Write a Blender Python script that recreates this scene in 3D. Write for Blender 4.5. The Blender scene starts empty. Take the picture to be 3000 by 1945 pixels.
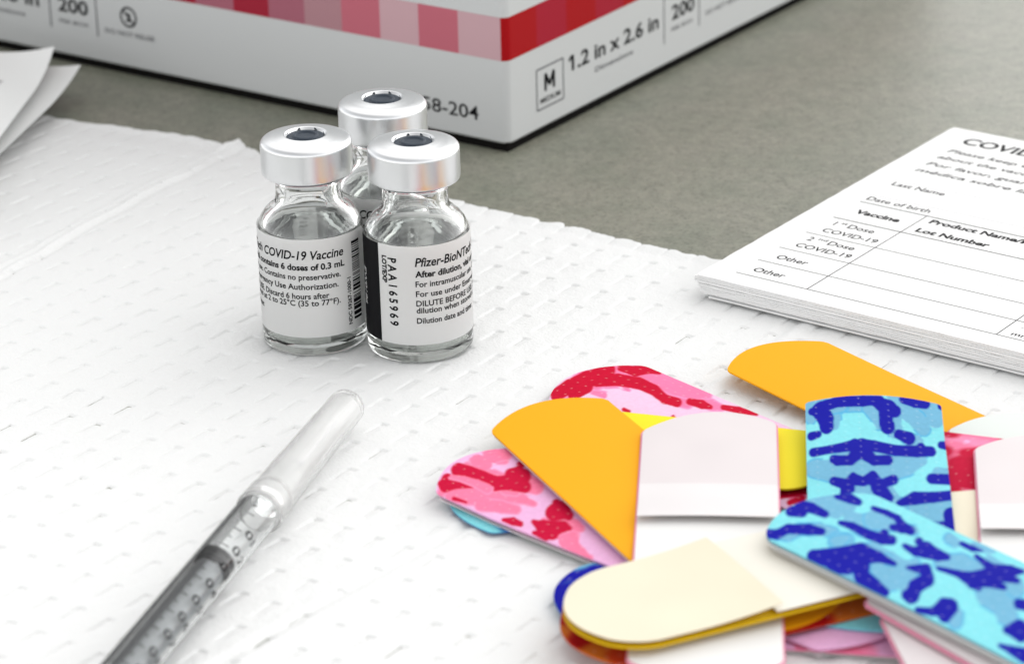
import bpy, bmesh, math, random
import numpy as np
from mathutils import Matrix, Vector

MM = 0.001
scene = bpy.context.scene
COL = scene.collection
rng = np.random.default_rng(7)
random.seed(7)
rad = math.radians

# ---------------------------------------------------------------- camera
CAM_PITCH, CAM_ROLL = 22.914, -1.518
cam_data = bpy.data.cameras.new('camera')
cam_data.lens = 108.0
cam_data.sensor_width = 36.0
cam_data.sensor_fit = 'HORIZONTAL'
cam_data.clip_start = 0.01
cam_data.clip_end = 20.0
cam_data.dof.use_dof = True
cam_data.dof.focus_distance = 0.462
cam_data.dof.aperture_fstop = 33.0
cam = bpy.data.objects.new('camera', cam_data)
COL.objects.link(cam)
_t, _r = rad(CAM_PITCH), rad(CAM_ROLL)
fw = Vector((0, math.cos(_t), -math.sin(_t)))
up0 = Vector((0, math.sin(_t), math.cos(_t)))
rt0 = Vector((1, 0, 0))
rt = rt0 * math.cos(_r) + up0 * math.sin(_r)
up = up0 * math.cos(_r) - rt0 * math.sin(_r)
cam.matrix_world = Matrix(((rt.x, up.x, -fw.x, 0.0), (rt.y, up.y, -fw.y, -0.430),
                           (rt.z, up.z, -fw.z, 0.18331), (0, 0, 0, 1)))
scene.camera = cam

# ---------------------------------------------------------------- sky, sun, exposure
SUN_EL, SUN_AZ = 50.0, 48.0            # azimuth measured from +y (away from the camera) towards +x (right)
world = bpy.data.worlds.new('World')
scene.world = world
world.use_nodes = True
nt = world.node_tree
nt.nodes.clear()
sky = nt.nodes.new('ShaderNodeTexSky')
sky.sky_type = 'NISHITA'
sky.sun_disc = False
sky.sun_elevation = rad(SUN_EL)
sky.sun_rotation = rad(SUN_AZ)
sky.air_density = 1.0
sky.dust_density = 0.5
hsv = nt.nodes.new('ShaderNodeHueSaturation')     # overcast: nearly colourless sky
hsv.inputs['Saturation'].default_value = 0.035
bg = nt.nodes.new('ShaderNodeBackground')
bg.inputs['Strength'].default_value = 0.15
wo = nt.nodes.new('ShaderNodeOutputWorld')
nt.links.new(sky.outputs[0], hsv.inputs['Color'])
nt.links.new(hsv.outputs[0], bg.inputs[0])
nt.links.new(bg.outputs[0], wo.inputs[0])
sd = bpy.data.lights.new('sun', 'SUN')
sd.energy = 0.5
sd.angle = rad(110)
sd.color = (1.0, 0.95, 0.885)
sun = bpy.data.objects.new('sun', sd)
COL.objects.link(sun)
sv = Vector((math.cos(rad(SUN_EL)) * math.sin(rad(SUN_AZ)), math.cos(rad(SUN_EL)) * math.cos(rad(SUN_AZ)), math.sin(rad(SUN_EL))))
sun.rotation_euler = sv.to_track_quat('Z', 'Y').to_euler()
sun.location = sv * 2
scene.view_settings.view_transform = 'Standard'
scene.view_settings.look = 'None'
scene.view_settings.gamma = 1.0
scene.view_settings.exposure = 0.99
scene.cycles.max_bounces = 16
scene.cycles.transmission_bounces = 14
scene.cycles.transparent_max_bounces = 12
scene.cycles.sample_clamp_indirect = 6.0
scene.cycles.blur_glossy = 0.5

# ---------------------------------------------------------------- helpers
def tag(o, label=None, cat=None, group=None, kind=None):
    if label: o['label'] = label
    if cat: o['category'] = cat
    if group: o['group'] = group
    if kind: o['kind'] = kind
    return o

def root(name, loc=(0, 0, 0), rot=(0, 0, 0)):
    o = bpy.data.objects.new(name, None)
    o.empty_display_size = 0.005
    COL.objects.link(o)
    o.location = [c * MM for c in loc]
    o.rotation_euler = rot
    return o

def add(name, mesh, parent=None):
    o = bpy.data.objects.new(name, mesh)
    COL.objects.link(o)
    if parent is not None: o.parent = parent
    return o

def mk(name, verts, faces, mats, parent=None, smooth=True, sharp=35, midx=None):
    """verts in millimetres"""
    me = bpy.data.meshes.new(name)
    me.from_pydata([tuple(v) for v in (np.asarray(verts, float) * MM)], [], [tuple(f) for f in faces])
    for m in (mats if isinstance(mats, (list, tuple)) else [mats]): me.materials.append(m)
    if midx is not None: me.polygons.foreach_set('material_index', midx)
    if smooth:
        me.polygons.foreach_set('use_smooth', [True] * len(me.polygons))
        if sharp: me.set_sharp_from_angle(angle=rad(sharp))
    me.update()
    return add(name, me, parent)

def grid_faces(nu, nv, off=0, flip=False, wrap=False):
    """index quads for an nu x nv grid (row-major: i*nv+j)"""
    i, j = np.meshgrid(np.arange(nu if wrap else nu - 1), np.arange(nv - 1), indexing='ij')
    a = i * nv + j; b = ((i + 1) % nu) * nv + j
    q = np.stack([a, b, b + 1, a + 1], -1).reshape(-1, 4) + off
    return q[:, ::-1] if flip else q

def lathe(prof, n=72, closed=False):
    """revolve (r, z) profile about z; returns verts, faces"""
    V, F, rings = [], [], []
    q = list(prof) + ([prof[0]] if closed else [])
    fine = []
    for (r0, z0), (r1, z1) in zip(q, q[1:]):       # support loops keep long walls flat-shaded up to their ends
        fine.append((r0, z0)); L = math.hypot(r1 - r0, z1 - z0)
        if L > 2.0: fine += [(r0 + (r1 - r0) * k, z0 + (z1 - z0) * k) for k in (.15 / L, 1 - .15 / L)]
    if not closed: fine.append(q[-1])
    for r, z in fine:
        if r < 1e-6:
            rings.append([len(V)]); V.append((0, 0, z))
        else:
            k = len(V)
            V += [(r * math.cos(2 * math.pi * i / n), r * math.sin(2 * math.pi * i / n), z) for i in range(n)]
            rings.append(list(range(k, k + n)))
    pairs = list(zip(rings, rings[1:])) + ([(rings[-1], rings[0])] if closed else [])
    for A, B in pairs:
        for i in range(n):
            j = (i + 1) % n
            if len(A) == 1 and len(B) == 1: continue
            if len(A) == 1: F.append((A[0], B[j], B[i]))
            elif len(B) == 1: F.append((A[i], A[j], B[0]))
            else: F.append((A[i], A[j], B[j], B[i]))
    return V, F

def arc(cx, cz, r, a0, a1, n=6):
    return [(cx + r * math.cos(rad(a0 + (a1 - a0) * i / n)), cz + r * math.sin(rad(a0 + (a1 - a0) * i / n))) for i in range(n + 1)]

def mat(name, color=(.8, .8, .8), rough=.5, metal=0.0, spec=.5, trans=0.0, ior=1.45, coat=0.0, sss=0.0):
    m = bpy.data.materials.new(name)
    m.use_nodes = True
    p = m.node_tree.nodes['Principled BSDF']
    p.inputs['Base Color'].default_value = (*color, 1)
    p.inputs['Roughness'].default_value = rough
    p.inputs['Metallic'].default_value = metal
    p.inputs['Specular IOR Level'].default_value = spec
    p.inputs['Transmission Weight'].default_value = trans
    p.inputs['IOR'].default_value = ior
    p.inputs['Coat Weight'].default_value = coat
    return m

def nodes(m): return m.node_tree, m.node_tree.nodes['Principled BSDF']

def noise_bump(m, scale, strength, dist=0.0002, detail=4, colour=None, stretch=None):
    """fine relief (and optional colour mottling) in object space"""
    t, p = nodes(m)
    tc = t.nodes.new('ShaderNodeTexCoord')
    src = tc.outputs['Object']
    if stretch:
        mp = t.nodes.new('ShaderNodeMapping'); mp.inputs['Scale'].default_value = stretch
        t.links.new(src, mp.inputs[0]); src = mp.outputs[0]
    nz = t.nodes.new('ShaderNodeTexNoise')
    nz.inputs['Scale'].default_value = scale; nz.inputs['Detail'].default_value = detail
    t.links.new(src, nz.inputs['Vector'])
    if strength:
        b = t.nodes.new('ShaderNodeBump')
        b.inputs['Strength'].default_value = strength; b.inputs['Distance'].default_value = dist
        t.links.new(nz.outputs['Fac'], b.inputs['Height'])
        t.links.new(b.outputs[0], p.inputs['Normal'])
    if colour:
        r = t.nodes.new('ShaderNodeValToRGB')
        r.color_ramp.elements[0].position = .3; r.color_ramp.elements[1].position = .7
        r.color_ramp.elements[0].color = (*colour[0], 1); r.color_ramp.elements[1].color = (*colour[1], 1)
        t.links.new(nz.outputs['Fac'], r.inputs[0])
        t.links.new(r.outputs[0], p.inputs['Base Color'])
    return m

_tc = {}
def text_geo(body, bold=0.0, shear=0.0):
    """flat glyph outlines: verts normalised so the baseline is y=0 and a capital H is 1 tall"""
    key = (body, bold, shear)
    if key in _tc: return _tc[key]
    cu = bpy.data.curves.new('glyphs', 'FONT')
    cu.body = body; cu.size = 1.0; cu.shear = shear; cu.offset = bold; cu.resolution_u = 3
    ob = bpy.data.objects.new('glyphs', cu)
    me = bpy.data.meshes.new_from_object(ob)
    v = np.zeros(len(me.vertices) * 3); me.vertices.foreach_get('co', v)
    v = v.reshape(-1, 3)[:, :2] / 0.729
    f = [tuple(p.vertices) for p in me.polygons]
    bpy.data.objects.remove(ob); bpy.data.curves.remove(cu); bpy.data.meshes.remove(me)
    _tc[key] = (v, f)
    return v, f

class Print:
    """collects printed glyphs, rules and patches in 2D sheet coordinates, then lays them on a surface"""
    def __init__(self): self.v, self.f = [], []
    def _push(self, v, f):
        k = len(self.v); self.v += [tuple(a) for a in v]; self.f += [tuple(i + k for i in g) for g in f]
    def text(self, body, x, y, h, w=None, bold=0.014, shear=0.0, rot=0.0, xs=0.85):
        v, f = text_geo(body, bold, shear)
        v = v.copy() * h
        x0, x1 = v[:, 0].min(), v[:, 0].max()
        v[:, 0] -= x0
        v[:, 0] *= (w / (x1 - x0)) if w else xs
        if rot:
            c, s = math.cos(rad(rot)), math.sin(rad(rot))
            v = v @ np.array([[c, s], [-s, c]])
        self._push(v + np.array([x, y]), f)
        return self
    def rect(self, x0, y0, x1, y1, nx=1):
        xs = np.linspace(x0, x1, nx + 1)
        v = [(a, y0) for a in xs] + [(a, y1) for a in xs]
        self._push(v, [(i, i + 1, nx + 2 + i, nx + 1 + i) for i in range(nx)])
        return self
    def line(self, x0, y0, x1, y1, w, nx=1):
        d = np.array([x1 - x0, y1 - y0], float); L = np.hypot(*d); n = np.array([-d[1], d[0]]) / L * w / 2
        v, k = [], nx + 1
        for i in range(k): v.append(np.array([x0, y0]) + d * i / nx - n)
        for i in range(k): v.append(np.array([x0, y0]) + d * i / nx + n)
        self._push(v, [(i, i + 1, k + 1 + i, k + i) for i in range(nx)])
        return self
    def ring(self, cx, cy, r0, r1, n=28):
        v = [(cx + r * math.cos(2 * math.pi * i / n), cy + r * math.sin(2 * math.pi * i / n)) for r in (r0, r1) for i in range(n)]
        self._push(v, [(i, (i + 1) % n, n + (i + 1) % n, n + i) for i in range(n)])
        return self
    def lay(self, name, fn, m, parent):
        v = fn(np.array(self.v, float))
        return mk(name, v, self.f, m, parent, smooth=False)

# ---------------------------------------------------------------- materials
WHITE = (.83, .83, .82)
M_towel = noise_bump(mat('towel_paper', (.78, .785, .78), .9, spec=.15), 2200, .6, .00015, 6)
M_table = mat('table_laminate', (.27, .27, .235), .42, spec=.7)
M_ink = mat('ink', (.008, .008, .009), .6, spec=.08)
M_ink_grey = mat('ink_grey', (.10, .10, .11), .6)
M_ink_pale = mat('ink_pale', (.32, .32, .34), .6)
M_carton = noise_bump(mat('carton_board', (.53, .54, .54), .38, spec=.45), 900, .05, .0001)
M_dark = mat('contact_shadow_black', (.008, .0075, .007), .95, spec=.05)  # near-black colour painting the shade below the carton
M_glass = mat('vial_glass', (.985, .995, .99), .0, trans=1.0, ior=1.46)
M_liquid = mat('vial_liquid', (.95, .97, .95), .0, trans=1.0, ior=1.34)
def paper_through(m, col, amount):
    """thin paper: part of the light passes through it"""
    t, p = nodes(m)
    tr = t.nodes.new('ShaderNodeBsdfTranslucent'); tr.inputs[0].default_value = (*col, 1)
    mx = t.nodes.new('ShaderNodeMixShader'); mx.inputs[0].default_value = amount
    out = t.nodes['Material Output']
    t.links.new(p.outputs[0], mx.inputs[1]); t.links.new(tr.outputs[0], mx.inputs[2]); t.links.new(mx.outputs[0], out.inputs[0])
    return m
M_label = paper_through(mat('label_paper', (.92, .92, .91), .5, spec=.3), (.96, .96, .95), .42)
M_alu = noise_bump(mat('cap_aluminium', (.72, .73, .74), .30, metal=1.0), 4200, .12, .00006, 3)
M_rubber = noise_bump(mat('stopper_rubber', (.036, .048, .066), .5, spec=.35), 3000, .15, .0001)
M_card = noise_bump(mat('card_stock', (.84, .84, .835), .75, spec=.2), 3500, .12, .00005)
M_sheet = mat('sheet_paper', (.78, .79, .78), .8, spec=.2)
M_clear = mat('clear_plastic', (.97, .98, .98), .03, trans=1.0, ior=1.24)
M_sheath = mat('sheath_plastic', (.96, .96, .955), .25, trans=.86, ior=1.22, spec=.5)
M_black = mat('plunger_rubber', (.006, .006, .008), .5, spec=.2)
M_rod = mat('plunger_plastic', (.20, .215, .225), .3)
M_steel = mat('needle_steel', (.7, .7, .72), .25, metal=1.0)
M_tab = noise_bump(mat('release_paper', (.79, .785, .77), .45, spec=.35), 140, .22, .0005)
M_tab_pink = noise_bump(mat('release_paper_pinkish', (.675, .62, .625), .42, spec=.35), 140, .22, .0005)
M_tab_cream = noise_bump(mat('release_paper_cream', (.745, .685, .53), .42, spec=.35), 140, .22, .0005)
M_tab_warm = noise_bump(mat('release_paper_warm', (.80, .765, .68), .45, spec=.3), 140, .22, .0005)
M_tab_green = noise_bump(mat('release_paper_grey', (.66, .70, .67), .42, spec=.35), 140, .22, .0005)

# table: mottled grey-green laminate with fine pits and specks
def table_nodes(m):
    t, p = nodes(m)
    tc = t.nodes.new('ShaderNodeTexCoord')
    def nz(scale, detail, rough=.6):
        n = t.nodes.new('ShaderNodeTexNoise'); n.inputs['Scale'].default_value = scale
        n.inputs['Detail'].default_value = detail; n.inputs['Roughness'].default_value = rough
        t.links.new(tc.outputs['Object'], n.inputs['Vector']); return n
    def ramp(src, stops):
        r = t.nodes.new('ShaderNodeValToRGB'); e = r.color_ramp.elements
        e[0].position, e[0].color = stops[0][0], (*stops[0][1], 1)
        e[1].position, e[1].color = stops[-1][0], (*stops[-1][1], 1)
        for pos, c in stops[1:-1]:
            x = e.new(pos); x.color = (*c, 1)
        t.links.new(src, r.inputs[0]); return r
    def mix(a, b, fac, mode='MULTIPLY'):
        x = t.nodes.new('ShaderNodeMix'); x.data_type = 'RGBA'; x.blend_type = mode
        if isinstance(fac, float): x.inputs[0].default_value = fac
        else: t.links.new(fac, x.inputs[0])
        t.links.new(a, x.inputs[6])
        if isinstance(b, tuple): x.inputs[7].default_value = (*b, 1)
        else: t.links.new(b, x.inputs[7])
        return x.outputs[2]
    big = ramp(nz(85, 5).outputs['Fac'], [(.28, (.190, .204, .158)), (.5, (.222, .226, .180)), (.72, (.246, .242, .198))])
    med = ramp(nz(430, 5, .72).outputs['Fac'], [(.3, (.76, .77, .76)), (.7, (1.16, 1.15, 1.13))])
    fine = ramp(nz(1500, 4, .72).outputs['Fac'], [(.36, (.42, .43, .41)), (.47, (1, 1, 1)), (.66, (1.0, 1.0, 1.0)), (.76, (1.35, 1.33, 1.3))])
    col = mix(mix(big.outputs[0], med.outputs[0], 1.0), fine.outputs[0], .75)
    vo = t.nodes.new('ShaderNodeTexVoronoi'); vo.inputs['Scale'].default_value = 42
    t.links.new(tc.outputs['Object'], vo.inputs['Vector'])
    sp = ramp(vo.outputs['Distance'], [(.012, (1, 1, 1)), (.02, (0, 0, 0))])
    col = mix(col, (.03, .12, .13), sp.outputs[0], 'MIX')
    t.links.new(col, p.inputs['Base Color'])
    b = t.nodes.new('ShaderNodeBump'); b.inputs['Strength'].default_value = .5; b.inputs['Distance'].default_value = .0002
    t.links.new(nz(1300, 5, .65).outputs['Fac'], b.inputs['Height']); t.links.new(b.outputs[0], p.inputs['Normal'])
table_nodes(M_table)

def attr_mat(name, rough=.42, spec=.4):
    m = mat(name, rough=rough, spec=spec)
    t, p = nodes(m)
    a = t.nodes.new('ShaderNodeAttribute'); a.attribute_name = 'print'
    t.links.new(a.outputs['Color'], p.inputs['Base Color'])
    return m
M_print = attr_mat('printed_plastic', .65, .05)

# ---------------------------------------------------------------- table
TZ = -0.45
tb = mk('table_top', [(x, y, z) for z in (TZ - 25, TZ) for x, y in ((-700, -520), (700, -520), (700, 520), (-700, 520))],
        [(3, 2, 1, 0), (4, 5, 6, 7), (0, 1, 5, 4), (1, 2, 6, 5), (2, 3, 7, 6), (3, 0, 4, 7)], M_table, smooth=False)
tag(tb, kind='structure')

# ---------------------------------------------------------------- paper towel (embossed sheet, one continuous surface)
def sstep(x, a, b):
    t = np.clip((x - a) / (b - a), 0, 1); return t * t * (3 - 2 * t)

def vnoise(x, y, seed):
    """smooth value noise on a unit lattice"""
    xi, yi = np.floor(x).astype(int), np.floor(y).astype(int)
    fx, fy = x - xi, y - yi
    fx, fy = fx * fx * (3 - 2 * fx), fy * fy * (3 - 2 * fy)
    tabl = np.random.default_rng(seed).random((256, 256))
    g = lambda i, j: tabl[i % 256, j % 256]
    return (g(xi, yi) * (1 - fx) + g(xi + 1, yi) * fx) * (1 - fy) + (g(xi, yi + 1) * (1 - fx) + g(xi + 1, yi + 1) * fx) * fy

def towel_height(a, b):
    z = np.full(a.shape, -0.02)
    z += .22 * (vnoise(a / 38, b / 30, 1) - .5) + .16 * (vnoise(a / 11, b / 14, 2) - .5) + .12 * (vnoise(a / 2.3, b / 3.1, 3) - .5) + .05 * (vnoise(a / .8, b / .9, 13) - .5)
    s1 = np.interp(b, [-130, -22, -10, 18, 47], [-79, -86.3, -87.7, -91.5, -93.5]) + .7 * (vnoise(b / 6, b * 0 + 3, 4) - .5)
    w1 = a - s1
    left = w1 < -1.5
    # embossed dents: rows of short bricks, steep at their far end and left flank
    pa, pb = 5.15, 7.27
    ao = a + 25.7 + .55 * (vnoise(a / 30, b / 30, 5) - .5) - .022 * (31.4 - b)
    bo = b - 31.4 + np.where(left, 2.6, 0) + .5 * (vnoise(a / 25, b / 40, 6) - .5)
    i, j = np.floor(ao / pa + .35), np.ceil(bo / pb)
    w, l = ao - i * pa, j * pb - bo
    h = np.random.default_rng(11).random((512, 512, 3))[(i.astype(int)) % 512, (j.astype(int)) % 512]
    w = w + .35 * (h[..., 0] - .5); l = l - .5 * (h[..., 1])
    dep = (.13 + .10 * h[..., 2])
    d = sstep(w, -.2, .15) * (1 - sstep(w, .55, 1.45)) * sstep(l, 0, .3) * (1 - sstep(l, 2.6, 5.4))
    crease = np.exp(-(w / .15) ** 2) * sstep(l, -.1, .3) * (1 - sstep(l, 2.8, 4.9)) * (.62 + .45 * h[..., 0])
    tick = np.exp(-(l / .24) ** 2) * sstep(w, -.2, .1) * (1 - sstep(w, 1.0, 1.5)) * (.7 + .45 * h[..., 1])
    z += -.7 * dep * d - .34 * crease - .36 * tick
    # seam folds
    amp = .58 + .5 * (vnoise(b / 9, b * 0 + 9, 7) - .5)
    z += amp * np.exp(-(w1 / .55) ** 2) - .32 * np.exp(-((w1 - 1.25) / .6) ** 2) + .28 * np.exp(-((w1 + 1.9) / .5) ** 2)
    z += .35 * sstep(-w1, 0, 6) * (1 - sstep(-w1, 10, 40))
    z += np.exp(-((w1 + .6) / 1.6) ** 2 - ((b - 44.5) / 2.2) ** 2) * 1.1
    s2 = np.interp(b, [-130, -82, -52, 9, 25, 50], [26, 29, 31.5, 33.4, 32.7, 32.5])
    w2 = a - s2
    z += -.22 * np.exp(-(w2 / .8) ** 2) + .30 * np.exp(-((w2 - 1.9) / 1.4) ** 2) + .12 * np.exp(-((w2 + 1.8) / 1.0) ** 2)
    return z

def build_towel():
    A = np.arange(-204, 122, .21); B = np.arange(-126, 44.6, .29)
    B[-1] = 44.5
    a, b = np.meshgrid(A, B, indexing='ij')
    edge = np.interp(A, [-206, -131, -116, -103, -95, -92, -88, -44, 130], [36, 41, 42.8, 45.0, 45.2, 47.0, 45.6, 44.7, 44.3])
    edge = edge + .15 * np.sin(2 * math.pi * A / 4.9 + 2.2 * np.sin(A / 17)) + .5 * (vnoise(A / 1.7, A * 0, 21) - .5) + .8 * (vnoise(A / 9, A * 0, 24) - .5) + .3 * (vnoise(A / .5, A * 0, 22) - .5)
    z = towel_height(a, b)
    bb = b + sstep(b, 20, 44.5) * (edge[:, None] - 44.5)
    z = z + .35 * sstep(b, 41.5, 44.2) * (.4 + .6 * vnoise(a / 2.5, b * 0, 23))
    # thickness at the torn edge
    na, nb = a.shape
    V = np.stack([a, bb, z], -1).reshape(-1, 3)
    skirt = np.stack([A, edge - .05, np.full(na, TZ + .05)], -1)
    V = np.vstack([V, skirt])
    F = grid_faces(na, nb)
    top = np.arange(na) * nb + nb - 1; sk = na * nb + np.arange(na)
    F2 = np.stack([top[:-1], top[1:], sk[1:], sk[:-1]], -1)[:, ::-1]
    F = np.vstack([F, F2])
    me = bpy.data.meshes.new('paper_towel')
    me.vertices.add(len(V)); me.vertices.foreach_set('co', (V * MM).ravel().astype(np.float32))
    me.loops.add(F.size); me.loops.foreach_set('vertex_index', F.ravel().astype(np.int32))
    me.polygons.add(len(F)); me.polygons.foreach_set('loop_start', np.arange(0, F.size, 4, dtype=np.int32))
    me.polygons.foreach_set('use_smooth', np.ones(len(F), bool))
    me.materials.append(M_towel)
    me.update(); me.validate()
    o = add('paper_towel', me)
    o.rotation_euler = (0, 0, rad(-36))
    tag(o, 'white embossed paper towel with torn scalloped edge spread over the grey table', 'paper towel')
build_towel()

# ---------------------------------------------------------------- carton behind
def build_carton():
    r = root('bandage_carton', (.25, 86.2, TZ), (0, 0, rad(55.06)))
    tag(r, 'large white carton with red checked band and black print standing behind the vials', 'box')
    R, X, Y, H = 1.5, 165.0, 235.0, 96.0
    def corner(cx, cy, a0, n=8): return [(cx + R * math.cos(rad(a0 + 90 * i / n)), cy + R * math.sin(rad(a0 + 90 * i / n))) for i in range(n + 1)]
    out = corner(R, R, 180) + corner(X - R, R, 270) + corner(X - R, Y - R, 0) + corner(R, Y - R, 90)
    n = len(out)
    V, F = [], []
    c = np.array([X / 2, Y / 2])
    def ringp(z, inset):
        k = len(V)
        for x, y in out:
            d = np.array([x, y]); s = np.sign(c - d)
            V.append((x + s[0] * inset, y + s[1] * inset, z))
        return k
    ks = [ringp(z, i) for z, i in ((1.75, .9), (1.6, .3), (1.95, 0), (H - .8, 0), (H, .8))]
    for k0, k1 in zip(ks, ks[1:]):
        F += [(k0 + i, k0 + (i + 1) % n, k1 + (i + 1) % n, k1 + i) for i in range(n)]
    F.append(tuple(ks[-1] + i for i in range(n)))
    mk('carton_shell', V, F, M_carton, r, sharp=40)
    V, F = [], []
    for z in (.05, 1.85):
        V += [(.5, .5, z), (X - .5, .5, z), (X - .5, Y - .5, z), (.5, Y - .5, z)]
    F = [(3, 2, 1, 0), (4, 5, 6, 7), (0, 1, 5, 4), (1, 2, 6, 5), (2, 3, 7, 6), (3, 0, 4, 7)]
    mk('contact_shadow_base', V, F, M_dark, r, smooth=False)  # black base added as the dark contact shadow line under the carton edge
    dz = -TZ
    def wall(p, off=.05):
        t, z = p[:, 0], p[:, 1]
        q = np.zeros((len(p), 3)); q[:, 2] = z + dz
        rt_, lf = t >= R, t <= -R; md = ~(rt_ | lf)
        q[rt_, 0] = t[rt_]; q[rt_, 1] = -off
        q[lf, 0] = -off; q[lf, 1] = -t[lf]
        an = np.radians(225 + t[md] / R * 45)
        q[md, 0] = R + (R + off) * np.cos(an); q[md, 1] = R + (R + off) * np.sin(an)
        return q
    # checked band
    reds = dict(l=(.52,.33,.36), m=(.47,.125,.165), k=(.34,.11,.15), r=(.31,.015,.034), R=(.34,.001,.004), q=(.33,.008,.024), p=(.38,.2,.225))
    cells = [(-1.0, 9.6, 'R'), (9.6, 19.2, 'q'), (19.2, 28.9, 'R'), (28.9, 38.4, 'q'), (38.4, 47.8, 'R'), (47.8, 57.5, 'q'), (57.5, 67, 'R'), (67, 76.6, 'q'), (76.6, 86, 'R'), (86, 96, 'q'), (96, 162, 'R'),
             (-10.2, -1.0, 'l'), (-18.9, -10.2, 'm'), (-27.5, -18.9, 'l'), (-36.2, -27.5, 'm'), (-44.8, -36.2, 'p'), (-53.2, -44.8, 'k'), (-61.6, -53.2, 'r'), (-70.8, -61.6, 'k'), (-79.5, -70.8, 'r'), (-88, -79.5, 'k'), (-97, -88, 'r'), (-230, -97, 'q')]
    for t0, t1, cc in cells:
        nm = 'band_ink_' + {'l': 'blush', 'm': 'rose', 'k': 'dusty_rose', 'r': 'crimson', 'R': 'red', 'q': 'cherry', 'p': 'pale_rose'}[cc]
        m = bpy.data.materials.get(nm) or mat(nm, reds[cc], .5, spec=.15)
        P_ = Print().rect(t0, 16.55, t1, 24.5, max(1, int((t1 - t0) / .5) if abs(t0) < 12 else 1))
        P_.lay('band_square', lambda p: wall(p, .04), m, r)
    # black print, right face
    p = Print()
    x0, x1, z0, z1 = 9.3, 17.9, 4.75, 12.35
    for a in ((x0, z0, x1, z0), (x1, z0, x1, z1), (x1, z1, x0, z1), (x0, z1, x0, z0)): p.line(*a, .32)
    p.lay('size_frame', wall, M_ink_grey, r)
    p = Print().line(12.1, 7.8, 12.1, 11, .75).line(14.8, 7.8, 14.8, 11, .75).line(12.05, 11, 13.45, 8.7, .8).line(14.85, 11, 13.45, 8.7, .8).text('MEDIUM', 10.4, 5.75, 1.0, 6.4, bold=.012)
    p.text('1.2 in x 2.6 in', 20.7, 9.2, 2.95, 29.9, bold=.022)
    p.text('200', 55.4, 9.4, 2.9, 8.2, bold=.022)
    for x in (20.7,): p.line(x + .1, 11.95, x - .85, 11.2, .62)
    p.lay('size_print', wall, M_ink, r)
    p = Print().text('Dimensions', 28.5, 6.65, 1.0, 13.0).text('PER BOX', 55.3, 7.15, .75, 7.7).text('DO NOT REUSE', 68, 7.0, .95, 13.0)
    p.line(52.6, 5.4, 52.6, 14.2, .3).line(65.4, 5.6, 65.4, 14.2, .3)
    p.lay('small_print', wall, M_ink_grey, r)
    # left face
    p = Print().text('58-204', -18.7, 4.75, 2.65, 12.4, bold=.010)
    p.lay('code_print', wall, M_ink, r)
    p = Print()
    p.text('1.2 in x 2.6 in', -141.5, 10.0, 2.95, 30.4, bold=.022).text('200', -106.1, 10.0, 2.9, 7.8, bold=.022)
    p.lay('size_print', wall, M_ink, r)
    p = Print()
    p.text('2', -88.8, 10.45, 1.7, 1.5, bold=.03).ring(-88.0, 11.3, 1.65, 2.1)
    p.line(-89.4, 12.7, -86.6, 9.9, .38)
    p.lay('single_use_symbol', wall, M_ink, r)
    p = Print().text('Dimensions', -128, 7.4, 1.0, 13.0).text('PER BOX', -106, 7.6, .8, 7.6).text('DO NOT REUSE', -94.2, 7.35, 1.0, 12.5)
    p.line(-108.3, 6.3, -108.3, 14.4, .34).line(-96.2, 6.2, -96.2, 14.4, .34)
    p.lay('small_print', wall, M_ink_grey, r)
build_carton()

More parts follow.
